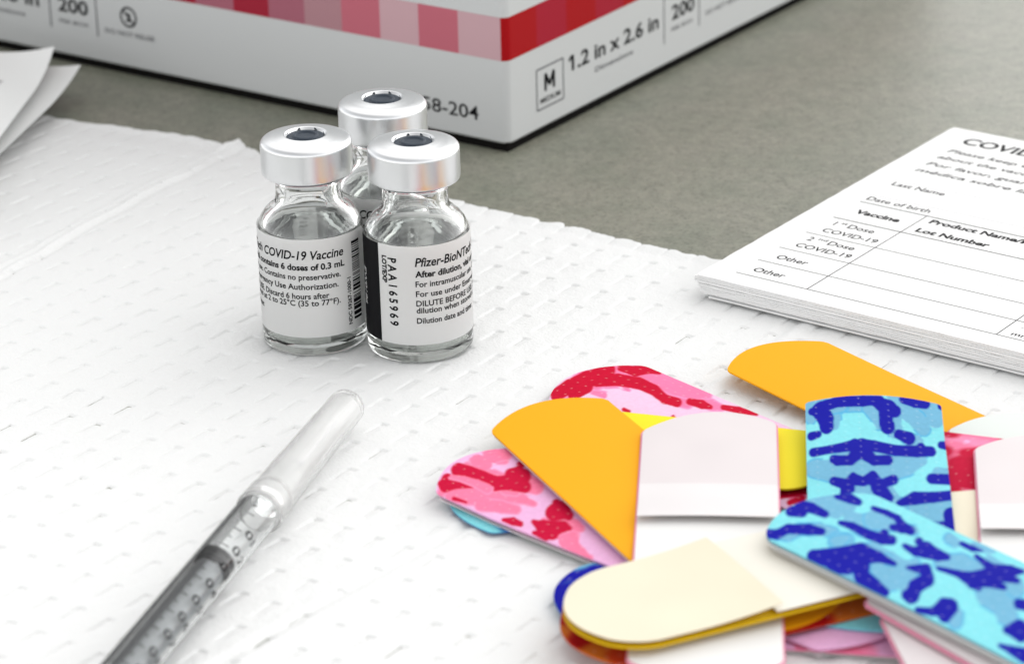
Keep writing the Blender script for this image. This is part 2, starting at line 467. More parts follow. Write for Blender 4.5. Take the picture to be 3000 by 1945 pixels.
# ---------------------------------------------------------------- vials
def vial(loc, turn, label, back=False):
    """turn = heading (deg, world) of the label's text start"""
    r = root('vaccine_vial', loc)
    tag(r, label, 'vial', 'glass vials on the paper towel')
    outer = [(0, .75), (4.6, .6), (5.6, .25), (6.3, .02), (6.9, .05)] + arc(6.95, 1.1, 1.1, -80, 0, 5) + [(8.05, 3), (8.05, 8), (8.05, 13), (8.05, 17.4)] \
        + [(7.98, 18.3), (7.78, 19.3), (7.35, 20.3), (6.75, 21.1), (6.05, 21.75), (5.45, 22.25), (5.1, 22.8), (4.95, 23.5), (4.93, 25.2), (5.0, 26.2), (5.4, 26.7), (6.3, 26.95), (6.45, 27.6), (6.45, 29.8), (6.0, 30.2)]
    inner = [(3.4, 30.2), (3.4, 26.5), (3.55, 24), (3.8, 22.6), (4.4, 21.6), (5.2, 20.8), (6.0, 20.0), (6.55, 19.1), (6.85, 18.0), (6.95, 17)] + [(6.95, 12), (6.95, 7), (6.95, 2.6)] + arc(6.0, 2.5, .95, 0, -90, 4)[1:] + [(4, 1.62), (0, 1.75)]
    V, F = lathe(outer + inner, 80)
    mk('glass_body', V, F, M_glass, r, sharp=60)
    liq = [(0, 1.74), (4, 1.61)] + arc(6.0, 2.5, .96, -90, 0, 4) + [(6.96, 6), (6.96, 16.9), (6.87, 18.0), (6.71, 18.6), (6.45, 18.35), (5.6, 18.2), (0, 18.15)]
    V, F = lathe(liq, 80)
    mk('liquid', V, F, M_liquid, r, sharp=60)
    # label: a strip bent round the glass, rounded at its ends
    R = 8.09
    k = math.pi / 180 * R
    f0, f1, z0, z1, rc = -99.0, 221.0, 3.25, 19.0, 1.2
    fs = np.unique(np.concatenate([np.linspace(f0, f0 + rc / k, 6), np.linspace(f0, f1, 110), np.linspace(f1 - rc / k, f1, 6)]))
    rows = []
    for f in fs:
        e = min(f - f0, f1 - f) * k
        c = rc - math.sqrt(max(0, rc * rc - (rc - e) ** 2)) if e < rc else 0
        rows.append(np.linspace(z0 + c, z1 - c, 6))
    def bend(f, z, rr): return np.stack([rr * np.cos(np.radians(turn + f)), rr * np.sin(np.radians(turn + f)), z], -1)
    fl = np.repeat(fs, 6); zl = np.concatenate(rows)
    V = bend(fl, zl, R)
    n = len(fs)
    F = list(grid_faces(n, 6))
    lb = mk('label', V, F, M_label, r, sharp=80)
    fn = lambda p: bend(p[:, 0] / k, p[:, 1], R + .02)
    p = Print()
    p.rect(-96.2 * k, z0 + .02, -42.3 * k, z1 - .02, 30)
    p.lay('black_band', fn, M_ink, lb)
    fn2 = lambda p: bend(p[:, 0] / k, p[:, 1], R + .035)
    p = Print()
    p.text('Pfizer-BioNTech COVID-19 Vaccine', 0, 15.85, 1.42, 181.8 * k, bold=.019, shear=.2)
    p.text('After dilution, vial contains 6 doses of 0.3 mL', 0, 14.15, 1.0, 182.6 * k, bold=.032)
    p.text('For intramuscular use. Contains no preservative.', 0, 12.6, .93, 177.2 * k, bold=.018)
    p.text('For use under Emergency Use Authorization.', 0, 11.05, .93, 174 * k, bold=.018)
    p.text('DILUTE BEFORE USE. Discard 6 hours after', 0, 9.52, .93, 163 * k, bold=.018)
    p.text('dilution when stored at 2 to 25\u00b0C (35 to 77\u00b0F).', 0, 8.4, .93, 175.7 * k, bold=.018)
    p.text('Dilution date and time:', 0, 6.75, .93, 78 * k, bold=.018)
    p.text('LOT/EXP', -37.2 * k, 17.2, .8, 4.3, bold=.045, rot=-90)
    p.text('P A A 1 6 5 9 6 9', -29.6 * k, 17.0, 1.4, 10.8, bold=.03, rot=-90)
    p.text('NDC 59267-1000-1', 190.2 * k, 4.35, .72, 7.6, bold=.025, rot=90)
    # linear bar strip
    br = random.Random(5); z = 4.9
    while z < 17.6:
        h = br.choice([.13, .13, .16, .3, .42, .62]); p.rect(193.6 * k, z, 207 * k, min(z + h, 17.7), 8); z += h + br.choice([.12, .16, .22, .34])
    p.lay('printed_text', fn2, M_ink, lb)
    p = Print().text('EW0186', -76.0 * k, 13.9, 1.05, 6.0, bold=.02, rot=-90, shear=.15)
    p.lay('batch_print', fn2, M_label, lb)
    # crimped aluminium cap
    cap = [(5.6, 27.35), (5.7, 26.98), (6.2, 26.9), (6.65, 26.93)] + arc(6.55, 27.3, .35, -70, 0, 4) + [(6.9, 28.2), (6.9, 29.6), (6.9, 31.3)] + arc(5.95, 31.4, .95, 2, 76, 8) \
        + [(5.7, 32.48), (5.0, 32.62), (4.2, 32.72), (3.7, 32.86)] + arc(3.32, 32.6, .30, 65, 150, 5) + [(2.9, 32.55), (2.82, 32.48), (2.79, 31.9), (6.5, 31.6), (6.6, 27.5)]
    V, F = lathe(cap, 96, closed=True)
    cp = mk('crimp_cap', V, F, M_alu, r, sharp=55)
    V, F = [], []
    for a in (68, 112, 15, 165, 250, 305):         # torn bridges round the opening
        a = a + random.uniform(-9, 9); c0 = len(V)
        for da, rr, z in ((-5, 2.8, 32.62), (5, 2.8, 32.62), (1, 2.62, 33.02), (-5, 2.9, 32.62), (5, 2.9, 32.62), (1, 2.7, 33.02)):
            V.append((rr * math.cos(rad(a + da)), rr * math.sin(rad(a + da)), z))
        F += [(c0, c0 + 1, c0 + 2), (c0 + 5, c0 + 4, c0 + 3), (c0, c0 + 2, c0 + 5, c0 + 3), (c0 + 1, c0 + 4, c0 + 5, c0 + 2)]
    mk('torn_bridge', V, F, M_rubber, cp, smooth=False)
    st = [(0, 32.5), (1.35, 32.5), (1.45, 32.55), (1.55, 32.78), (1.72, 32.83), (1.9, 32.76), (2.0, 32.54), (2.4, 32.52), (2.77, 32.55), (2.77, 31.0), (0, 31.0)]
    V, F = lathe(st, 64)
    mk('stopper', V, F, M_rubber, r, sharp=50)
    V, F = lathe([(5.0, 26.62), (6.0, 26.6), (6.05, 26.88), (5.0, 26.95)], 64, closed=True)
    mk('stopper_flange', V, F, M_rubber, r, sharp=50)
    V, F = lathe([(0, 30.9), (6.4, 30.9), (6.4, 30.25), (3.36, 30.2), (3.3, 27.2), (2.6, 26.6), (0, 26.9)], 64)
    mk('stopper_plug', V, F, M_rubber, r, sharp=50)

VL, VR, VB = (-30.04, 3.84), (-13.9, -.08), (-19.06, 19.93)
def facing(v): return math.degrees(math.atan2(-430 - v[1], -v[0]))
vial((*VR, 0), facing(VR) - 3.2, 'front right glass vial whose label shows a black band and vertical lot number')
vial((*VL, 0), facing(VL) - 146.4, 'left glass vial whose label shows a bar code along its right end')
vial((*VB, 0), facing(VB) - 118, 'rear glass vial mostly hidden behind the two front vials', True)

# ---------------------------------------------------------------- stack of record cards
def build_cards():
    CA, N = -36.92, 12
    W_, H_, top = 110.0, 82.65, 3.88
    ca = rad(CA); e1 = np.array([math.cos(ca), math.sin(ca)]); e2 = np.array([-e1[1], e1[0]])
    base = np.array([29.22, 15.63])
    th = .232
    def slab(seed, w=W_, h=H_, t=th):
        rg = np.random.default_rng(seed)
        na, nb = 70, 50
        per = [(x, 0) for x in np.linspace(0, w, na)][:-1] + [(w, y) for y in np.linspace(0, h, nb)][:-1] + [(x, h) for x in np.linspace(w, 0, na)][:-1] + [(0, y) for y in np.linspace(h, 0, nb)][:-1]
        P_ = np.array(per); P_ += rg.normal(0, .035, P_.shape)
        n = len(P_)
        V = np.vstack([np.c_[P_, np.zeros(n)], np.c_[P_ + rg.normal(0, .02, P_.shape), np.full(n, t)]])
        F = [(i, (i + 1) % n, n + (i + 1) % n, n + i) for i in range(n)] + [tuple(range(n - 1, -1, -1)), tuple(range(n, 2 * n))]
        return V, F
    offs = [(2.2, -.15), (.95, .1), (.75, -.05), (.55, .12), (.45, 0), (.2, .08), (.05, -.06), (-.15, .1), (-.58, .02), (-.62, -.05), (-.55, .06), (0, 0)]
    zb = .42
    for i, (da, db) in enumerate(offs):
        db += random.uniform(-.16, .16) if i < N - 1 else 0
        V, F = slab(100 + i)
        o = mk('record_card', V, F, M_card, smooth=False)
        z = zb + (0 if i == 0 else .10 + (i) * (top - zb - .10 - th) / (N - 1))
        if i == N - 1: z = top - th
        pos = base + e1 * da + e2 * db
        o.location = (pos[0] * MM, pos[1] * MM, z * MM)
        o.rotation_euler = (0, 0, ca + rad(0 if i == N - 1 else random.uniform(-.12, .12)))
        if i == N - 1: lab = 'white vaccination record card with printed form lying on top of the stack'
        elif i == 0: lab = 'lowest white card of the stack, lying on the towel and set back at its corner'
        else: lab = 'white card in the middle of the stack, showing only its cut edge'
        tag(o, lab, 'card', 'record cards in the stack')
    topc = o
    fn = lambda p: np.c_[p, np.full(len(p), th + .012)]
    p = Print().text('COVID-19 Vaccination Record Card', 4.9, 75.7, 3.3, 66, bold=.026, shear=.0)
    p.lay('card_heading', fn, M_ink, topc)
    p = Print()
    for b, txt, w in ((70.6, 'Please keep this record card, which includes medical information', 74), (67.0, 'about the vaccines you have received.', 44), (63.1, 'Por favor, guarde esta tarjeta de registro, que incluye informaci\u00f3n', 84), (59.4, 'm\u00e9dica sobre las vacunas que ha recibido.', 56)):
        p.text(txt, 5.1, b, 1.65, w * 1.0, bold=.016, shear=.18)
    p.lay('instruction_text', fn, M_ink, topc)
    p = Print()
    p.text('Last Name', 5.2, 51.2, 1.75, 9.9).text('First Name', 52, 51.2, 1.75, 10).text('Date of birth', 5.2, 42.9, 1.75, 11.8)
    p.lay('field_name', fn, M_ink, topc)
    p = Print()
    p.text('1', 6.6, 29.9, 1.75).text('st', 7.6, 30.9, 1.0, 1.1).text('Dose', 9.2, 29.9, 1.75, 4.8).text('COVID-19', 6.5, 26.4, 1.75, 10)
    p.text('2', 6.5, 21.8, 1.75).text('nd', 8.15, 22.8, 1.0, 1.6).text('Dose', 10.3, 21.8, 1.75, 4.8).text('COVID-19', 6.3, 18.5, 1.75, 10)
    p.text('Other', 6.5, 12.4, 1.75, 5.6).text('Other', 6.3, 5.9, 1.75, 5.6)
    p.lay('row_heading', fn, M_ink, topc)
    p = Print()
    p.text('mm', 52, 5.0, 1.3, 3.0).text('dd', 58, 5.0, 1.3, 2).text('yy', 64, 5.0, 1.3, 2)
    p.lay('date_hint', fn, M_ink, topc)
    p = Print().text('Vaccine', 6.7, 36.5, 1.8, 8.2, bold=.042).text('Product Name/Manufacturer', 19.15, 39.0, 1.75, 31, bold=.042).text('Lot Number', 19.15, 34.5, 1.75, 13.2, bold=.042)
    p.text('Date', 56, 36.5, 1.75, 5, bold=.042).text('Healthcare Professional', 76, 39, 1.75, 28, bold=.042)
    p.lay('column_heading', fn, M_ink, topc)
    p = Print()
    p.line(4.9, 41.6, 105, 41.6, .27).line(4.9, 33.0, 105, 33.0, .27).line(17.5, 4.0, 17.5, 41.6, .17).line(50.2, 4.0, 50.2, 41.6, .17).line(74, 4.0, 74, 41.6, .17)
    for b in (24.8, 16.8, 10.4, 4.0): p.line(4.6, b, 105, b, .19)
    for b in (8.3, 14.4, 20.5, 28.6): p.line(52, b, 71, b, .1)
    p.lay('ruled_lines', fn, M_ink, topc)
    p = Print().line(4.6, 73.9, 105, 73.9, .14).line(5, 53.6, 105, 53.6, .13).line(5, 45.4, 105, 45.4, .13)
    for b in (37.55, 29.4, 21.3):
        for q in np.arange(18.2, 74 if b < 30 else 50, .62): p.rect(q, b - .06, q + .2, b + .06)
    p.lay('fine_rules', fn, M_ink_pale, topc)
    # frayed fibres at the cut edge of the top card
    rg = np.random.default_rng(3)
    for k in range(16):
        x = rg.uniform(2, 60); L = rg.uniform(.5, 1.4); an = rg.uniform(-2.6, -.5)
        pts = [np.array([x, -.02, rg.uniform(-1.9, .1)])]
        for s in range(4):
            pts.append(pts[-1] + np.array([math.cos(an) * L / 4, -.05 * L, math.sin(an) * L / 4])); an += rg.uniform(-.5, .5)
        V, F = [], []
        for q in pts: V += [q + np.array([0, 0, .045]), q + np.array([.045, 0, -.03]), q + np.array([-.045, -.03, -.03])]
        for s in range(4): F += [(s * 3 + i, s * 3 + (i + 1) % 3, s * 3 + 3 + (i + 1) % 3, s * 3 + 3 + i) for i in range(3)]
        mk('paper_fibre', V, F, M_card, topc, smooth=False)
build_cards()

# strip positions (mm on the table), headings and height profiles
# head point of each strip (mm), heading in degrees, length, width, height profile, bow of the ends, skew of the cut
STRIPS={
'B1':dict(H=(50.5,-35.8),phi=-95,L=63,z=[(0,5.6),(12,4.7),(30,4.2),(48,3.2),(63,2.3)],bow=2.2,skew=0.15,W=18.9),
'O1':dict(H=(3.3,-30.8),phi=-66,L=74,z=[(0,3.5),(40,3.2),(74,3.0)],bow=4.0,skew=-1.2,W=19.2),
'O2':dict(H=(36.5,-10.6),phi=-52,L=74,z=[(0,2.8),(20,2.0),(40,1.4),(74,1.3)],bow=4.0,skew=0.9,W=18.2),
'P1':dict(rc=1.0,H=(9.3,-15.4),phi=-50,L=74,z=[(0,1.2),(74,1.2)],bow=4.5,skew=0.0,W=18.8),
'P2':dict(rc=0.8,H=(-7.5,-46.6),phi=-44,L=74,z=[(0,2.6),(15,1.9),(40,1.9),(74,1.9)],bow=4.5,skew=0.0,W=19.0),
'W1':dict(H=(27.5,-36.8),phi=-94.4,L=76,z=[(0,4.2),(40,4.0),(76,4.3)],bow=4.5,skew=-1.4,W=19.0),
'C1':dict(rc=3.2,H=(5.8,-100.2),phi=24.3,L=47,z=[(0,6.2),(47,6.2)],bow=5.5,skew=1.1,W=20.0),
'B2':dict(rc=1.5,H=(36.1,-74.3),phi=-51.5,L=76,z=[(0,8.0),(30,8.0),(76,7.2)],bow=4.0,skew=0.0,W=19.0),
'W3':dict(H=(72.5,-47.3),phi=-97,L=74,z=[(0,4.2),(74,4.2)],bow=4.5,skew=0.0,W=19.0),
'W2':dict(H=(69.5,-35.1),phi=-85,L=60,z=[(0,2.0),(60,1.8)],bow=4.0,skew=0.0,W=19.0),
'P3':dict(H=(47.5,-48.0),phi=-20,L=55,z=[(0,3.0),(55,3.0)],bow=4.0,skew=0.0,W=18.5),
'C2':dict(H=(63.5,-62),phi=-90,L=50,z=[(0,3.3),(50,3.3)],bow=1.0,skew=0.0,W=19.0),
'Y1':dict(rc=2.0,H=(44.3,-50.9),phi=161.8,L=40,z=[(0,2.4),(40,2.2)],bow=4.5,skew=0.0,W=19.0),
'B3':dict(rc=2.5,H=(4.4,-85),phi=-5,L=50,z=[(0,1.5),(50,1.4)],bow=4.5,skew=0.0,W=19.0),
'B4':dict(H=(-9,-57.3),phi=10,L=42,z=[(0,0.9),(42,0.9)],bow=4.0,skew=0.0,W=19.0),
'R1':dict(rc=2.5,H=(5.7,-99.9),phi=22,L=60,z=[(0,2.9),(60,3.0)],bow=4.5,skew=0.0,W=19.0),
'P4':dict(H=(19,-87.5),phi=-11.5,L=52,z=[(0,1.2),(52,1.2)],bow=4.0,skew=0.0,W=19.0),
'W5b':dict(H=(48.2,-89.9),phi=-56,L=50,z=[(0,6.0),(50,6.0)],bow=3.0,skew=0.0,W=19.0),
'W5a':dict(H=(52.8,-95.3),phi=-83,L=40,z=[(0,4.9),(40,4.9)],bow=3.0,skew=0.0,W=19.0),
}

# printed camouflage patches: strokes (kind, then s, u, brush) in strip millimetres, and each strip's brush shape
PRINT={
 'B1':((0.69,21.67,9.72,0.23),[
  ('m',4.3,-5.5,12.6,6.8,-5.1,7.9,9.0,-5.4,7.9),
  ('m',3.7,-5.9,12.6,3.4,-4.4,9.5),
  ('m',3.6,-0.7,12.6,6.1,0.3,12.6,8.8,0.6,7.9),
  ('m',1.6,2.8,15.8,4.4,5.2,25.2,4.1,7.5,28.4,6.5,8.5,18.9),
  ('m',6.9,5.9,18.9,9.3,6.7,15.1),
  ('m',5.6,-9.0,12.6,6.9,-8.7,9.5),
  ('m',3.1,-9.1,11.0,2.1,-6.7,6.3),
  ('m',17.5,-5.0,7.9,17.4,-3.9,7.9),
  ('m',17.4,-0.5,8.8,17.1,1.1,7.9),
  ('m',21.5,-8.3,18.9,22.1,-6.3,22.1,21.3,-2.1,28.4,21.5,1.7,25.2,20.5,3.9,22.1,18.9,6.1,11.0),
  ('m',27.6,-2.4,15.8,28.8,-1.3,15.8),
  ('m',22.6,8.1,14.2,22.3,9.6,9.5),
  ('m',32.5,5.1,22.1,32.4,6.9,28.4,34.7,7.7,22.1),
  ('n',2.6,-6.7,8.8,1.8,-4.4,12.0,1.7,-1.4,12.0,1.4,1.0,9.5),
  ('n',4.7,-8.6,7.9,4.4,-7.4,18.9,6.8,-6.7,17.3,9.1,-6.6,15.8),
  ('n',3.4,-7.1,12.6,2.1,-5.2,11.0),
  ('n',2.0,0.5,12.6,3.9,2.1,18.9,4.6,3.0,13.2),
  ('n',4.5,1.8,17.3,7.6,1.6,15.1,9.0,1.8,16.4),
  ('n',1.0,4.3,10.1,1.9,5.8,11.0,2.3,7.3,10.1),
  ('n',2.8,9.4,7.9),
  ('n',11.8,-8.7,9.5,11.3,-7.8,7.9),
  ('n',11.2,3.2,10.4,12.4,4.6,14.2),
  ('n',16.7,-8.5,10.1,15.9,-6.2,9.5,14.7,-3.2,12.6,14.9,-1.9,17.3,14.8,-0.3,12.6,16.1,2.6,12.0,16.2,5.5,12.6,16.1,7.4,11.3),
  ('n',13.9,-3.0,9.5,13.7,-2.9,8.8),
  ('n',13.7,-1.9,8.8),
  ('n',15.0,6.1,10.1),
  ('n',17.2,-2.7,15.8,19.1,-3.5,11.0,19.2,-5.3,11.0,18.8,-5.8,9.5),
  ('n',17.5,-1.3,14.2,19.2,-0.4,11.0,19.0,1.5,11.0),
  ('n',25.2,-5.9,9.5,26.4,-4.2,12.0,24.2,-3.3,8.8,23.6,-3.3,6.9),
  ('n',24.8,-3.3,13.2,25.4,-2.0,10.1,24.1,-0.7,12.6),
  ('n',23.7,-0.7,10.7),
  ('n',24.4,-0.7,13.2,27.2,0.0,15.8,30.0,1.1,12.0),
  ('n',26.0,0.5,10.1,24.8,2.0,11.3),
  ('n',27.3,-4.2,17.3,28.6,-4.5,11.0),
  ('n',24.2,7.1,11.3,24.2,9.4,12.0),
  ('n',31.4,2.6,6.9,29.9,4.6,13.2,29.5,7.0,11.3,28.8,9.4,10.1),
  ('n',34.4,9.2,17.3,38.0,9.5,15.8,37.8,8.0,14.2),
  ('n',37.5,6.6,11.0,38.0,8.0,12.6),
  ('n',14.0,8.9,8.2,14.1,9.4,9.5),
 ]),
 'B2':((16.36,16.39,7.66,-6.85),[
  ('m',0.6,1.6,20.5,2.7,3.4,22.1,4.6,4.6,18.9,5.0,2.7,14.2),
  ('m',7.5,2.2,15.8,10.1,1.9,23.6,12.3,2.1,15.8),
  ('m',9.9,4.0,20.5,12.2,5.2,17.3),
  ('m',11.1,-3.7,17.3,11.7,-2.6,14.2),
  ('n',1.1,-2.1,12.0,2.3,-1.2,12.0),
  ('n',0.2,0.1,10.4,2.2,0.5,12.0,4.7,0.5,8.8),
  ('n',1.9,5.4,6.9,3.5,6.2,11.3,4.9,6.3,8.8),
  ('n',3.4,-8.7,10.4,4.6,-7.9,10.4,4.4,-5.8,10.4,6.4,-4.0,12.0,7.9,-3.2,8.2),
  ('n',7.5,6.4,6.3,9.5,6.8,6.9,11.5,6.7,7.9,13.6,5.4,12.0,15.1,5.3,10.7),
  ('n',13.0,4.3,7.9,14.2,4.7,9.5),
  ('n',7.7,0.2,5.7,9.4,0.7,8.8,12.4,0.5,10.7,14.5,0.9,12.0,15.5,1.6,10.7),
  ('n',13.6,2.2,10.1),
  ('m',19.6,-5.0,15.9,22.5,-5.4,24.5,23.1,-3.5,18.7,25.1,-6.0,13.0),
  ('m',23.9,1.8,15.9,25.6,3.6,18.7,28.4,3.6,15.9),
  ('m',33.2,-0.2,23.1,35.5,-0.1,27.4,38.1,-2.0,21.6),
  ('m',34.1,3.9,20.2),
  ('m',34.1,-6.3,11.0,35.1,-7.7,13.8),
  ('m',19.9,7.4,12.1,21.2,7.2,10.4),
  ('m',11.1,-3.7,11.5,11.4,-2.6,8.7),
  ('m',18.3,-10.1,13.0,19.5,-9.5,10.1),
  ('m',18.9,-2.6,10.1,21.3,-1.6,7.2,21.7,-0.3,5.2),
  ('n',11.8,-8.6,13.0,14.1,-7.2,21.6,14.8,-5.7,21.6,15.5,-4.0,23.1,17.6,-2.9,11.5,20.2,-2.8,5.2),
  ('n',17.4,-5.9,20.2,19.8,-8.0,15.9,22.4,-8.5,13.8,24.6,-8.8,8.1),
  ('n',16.8,-7.4,15.9,15.6,-8.7,14.4),
  ('n',22.0,-2.3,4.0,23.9,-1.1,13.3,25.8,-2.8,15.0,26.1,-5.2,14.4,27.4,-7.2,15.9),
  ('n',26.8,-7.5,10.4),
  ('n',17.7,1.6,6.3,19.7,1.5,10.4,20.2,2.8,18.7,22.1,2.9,13.3,23.2,3.4,8.1),
  ('n',17.9,3.9,9.5),
  ('n',24.7,0.3,4.6,27.2,1.0,7.5,29.4,1.2,15.9,30.3,2.9,18.7,30.0,5.0,15.9,31.0,6.5,13.0,31.9,7.6,5.2),
  ('n',25.5,6.3,5.8,27.8,5.6,8.1,29.4,5.1,13.0),
  ('n',31.1,4.7,13.0,33.2,5.2,6.3),
  ('n',31.3,2.6,13.0,33.4,2.7,6.3),
  ('n',30.2,0.6,13.0,31.5,0.2,6.3),
  ('n',37.4,0.9,11.0,37.9,1.2,11.5),
  ('n',30.3,-9.2,5.8,31.8,-8.2,8.1,32.1,-6.4,18.7,32.4,-5.7,15.9,33.5,-7.8,13.0),
  ('n',40.7,-4.9,7.5,41.8,-3.9,21.6),
  ('n',42.6,-8.1,4.0,44.2,-7.9,8.1,46.0,-7.7,14.4),
  ('n',21.9,7.5,6.3,23.7,7.5,6.9,24.8,7.9,3.2),
 ]),
 'P2':((15.84,14.96,7.14,-7.26),[
  ('m',2.1,1.0,14.8,3.5,0.9,14.8,4.1,1.1,9.4),
  ('m',4.6,3.8,8.1,3.4,3.3,11.8),
  ('m',2.4,3.1,14.8,3.5,5.2,12.3),
  ('m',6.0,-8.1,14.3,8.1,-7.0,18.5,10.5,-5.4,18.5,11.6,-3.3,16.0,13.7,-2.9,10.3,16.2,-2.7,5.9),
  ('m',11.2,-7.7,11.8,13.7,-6.3,11.3,15.8,-5.6,8.1),
  ('m',4.9,-8.8,7.4),
  ('m',10.8,-2.4,9.9,12.2,-2.0,7.4),
  ('n',2.2,-2.8,16.3,4.1,-2.7,18.7,6.4,-2.5,18.7,8.6,-2.1,16.3,9.4,-1.0,16.3,10.2,-0.2,18.7,12.1,-0.0,13.8),
  ('n',3.4,-7.2,9.9,4.2,-7.4,12.3,4.9,-6.1,9.4,6.8,-4.8,4.9),
  ('n',3.0,-5.8,13.5),
  ('n',8.2,1.3,13.8,8.6,2.4,13.8,9.7,2.1,18.7),
  ('n',7.3,4.3,9.4),
  ('m',2.8,-4.8,3.9,4.5,-4.1,5.4,6.8,-3.8,7.9,8.8,-3.9,9.9),
  ('n',7.4,-9.0,4.4,9.4,-8.6,2.5),
  ('n',20.2,-2.9,19.7,20.5,-1.9,20.9,22.3,-2.4,11.3),
  ('n',18.5,-0.7,9.4),
  ('n',16.4,-8.8,4.4,17.7,-8.3,8.9,19.0,-8.2,6.4),
  ('n',19.9,-6.7,5.4,21.9,-7.0,15.8,23.5,-6.9,20.7,23.9,-5.3,13.3,24.8,-5.1,6.4),
  ('n',22.0,-8.9,4.4,23.9,-8.5,11.3),
  ('m',26.8,-8.0,13.8,27.2,-7.0,13.8,28.5,-8.4,13.3,30.5,-8.9,8.9,32.4,-9.4,3.4),
 ]),
 'P1':((13.71,14.77,5.93,-5.66),[
  ('m',4.1,3.0,7.3,3.3,4.0,9.3),
  ('m',6.5,6.4,12.4,9.4,7.6,19.7,13.1,7.7,21.8,16.2,8.2,18.7,18.5,8.9,9.3),
  ('m',7.0,-2.8,4.7,8.7,-2.3,6.7),
  ('m',4.6,-7.6,10.4,0.9,0.6,9.3),
  ('m',7.5,2.3,6.2,9.4,1.6,5.2),
  ('n',3.5,-6.9,14.5,2.8,-3.9,15.6,2.7,-0.4,18.7,2.9,2.6,17.6,2.5,4.3,14.5),
  ('n',3.0,6.1,7.3,5.4,7.0,12.4,6.1,8.9,10.4,7.9,9.3,5.7),
  ('n',4.2,0.3,12.4,6.0,2.9,13.5,9.1,4.3,13.5,12.3,4.2,12.4,15.7,3.1,10.4,17.8,3.6,10.4),
  ('n',4.6,-2.1,14.5,5.2,-5.1,13.0),
  ('n',18.8,5.1,7.8,20.7,5.7,9.9,22.2,6.0,5.2),
  ('n',23.5,7.3,6.2,25.7,8.3,7.8,28.3,9.2,4.7),
  ('n',21.1,-0.3,4.7),
  ('n',14.3,-3.6,4.7,15.3,-3.5,3.6),
  ('n',49.1,-6.9,9.5,49.2,-4.4,15.8,50.2,-2.9,12.6),
  ('n',51.8,-7.9,5.0,52.1,-5.7,5.7),
 ]),
}
# ---------------------------------------------------------------- adhesive bandages
CAMO = {  # base, mid patch, dark patch
    'blue': ((.21, .63, .69), (.155, .40, .57), (.006, .007, .31)),
    'pink': ((.76, .42, .66), (.84, .19, .33), (.52, .004, .04)),
    'rose': ((.80, .52, .70), (.84, .20, .38), (.54, .003, .03)),
    'red': ((.56, .15, .02), (.50, .05, .015), (.34, .005, .007)),
}
PLAIN = {'orange': (.84, .385, .005), 'yellow': (.86, .73, .02), 'gold': (.70, .44, .01), 'pinkback': (.78, .30, .42)}

def zprof(sp, s):
    return np.interp(s, [a for a, b in sp['z']], [b for a, b in sp['z']])

def outline(sp, w, end):
    """how far a strip's end is set back at cross position w (-1..1): bowed end with rounded corners"""
    hw = sp['W'] / 2
    rc = sp.get('rc', .6)
    wc = 1 - rc / hw
    x = np.clip((np.abs(w) - wc) / (1 - wc), 0, 1)
    return sp['bow'] * w * w + sp['skew'] * w * (1 if end == 0 else 0) + rc * (1 - np.sqrt(np.clip(1 - x * x, 0, 1)))

def sheet(name, sp, parent, m, s_rng=(0, None), inset=0.0, dz=0.0, th=.3, ns=120, nu=36, flat_ends=(False, False), colour=None, mats=None, lift=None):
    """a thin sheet following the strip's outline and height profile, in strip coordinates (s along, u across, z up)"""
    L = sp['L']
    a0, a1 = s_rng[0], s_rng[1] if s_rng[1] is not None else L
    w = np.sin(np.linspace(-1, 1, nu) * math.pi / 2)
    w = .55 * w + .45 * np.linspace(-1, 1, nu)
    s0 = a0 + (0 if flat_ends[0] else outline(sp, w, 0)) + inset + 0 * w
    s1 = a1 - (0 if flat_ends[1] else outline(sp, w, 1)) - inset + 0 * w
    v = np.linspace(0, 1, ns)
    s = s0[None, :] + (s1 - s0)[None, :] * v[:, None]
    u = np.broadcast_to(w[None, :] * (sp['W'] / 2 - inset), s.shape)
    z = zprof(sp, s) + dz
    z = z + .10 * (vnoise(s / 17 + len(name), u / 13 + sp['H'][0], 31) - .5) - .35 * (u / (sp['W'] / 2)) ** 2 * sp.get('arch', .5)
    if lift is not None: z = z + lift(s, u)
    n = s.size
    top = np.stack([s, u, z], -1).reshape(-1, 3)
    bot = top - np.array([0, 0, th])
    F = list(grid_faces(ns, nu)) + list(grid_faces(ns, nu, n, True))
    idx = np.arange(n).reshape(ns, nu)
    per = np.concatenate([idx[0, :], idx[1:, -1], idx[-1, -2::-1], idx[-2:0:-1, 0]])
    nx = np.roll(per, -1)
    F += [tuple(q) for q in np.stack([per, per + n, nx + n, nx], -1)]
    o = mk(name, np.vstack([top, bot]), F, m, parent, sharp=50)
    if colour is not None:
        c = colour(s.ravel(), u.ravel())
        c = np.vstack([c, np.tile(c.mean(0), (n, 1))])
        at = o.data.color_attributes.new('print', 'FLOAT_COLOR', 'POINT')
        at.data.foreach_set('color', np.c_[c, np.ones(len(c))].ravel().astype(np.float32))
    return o

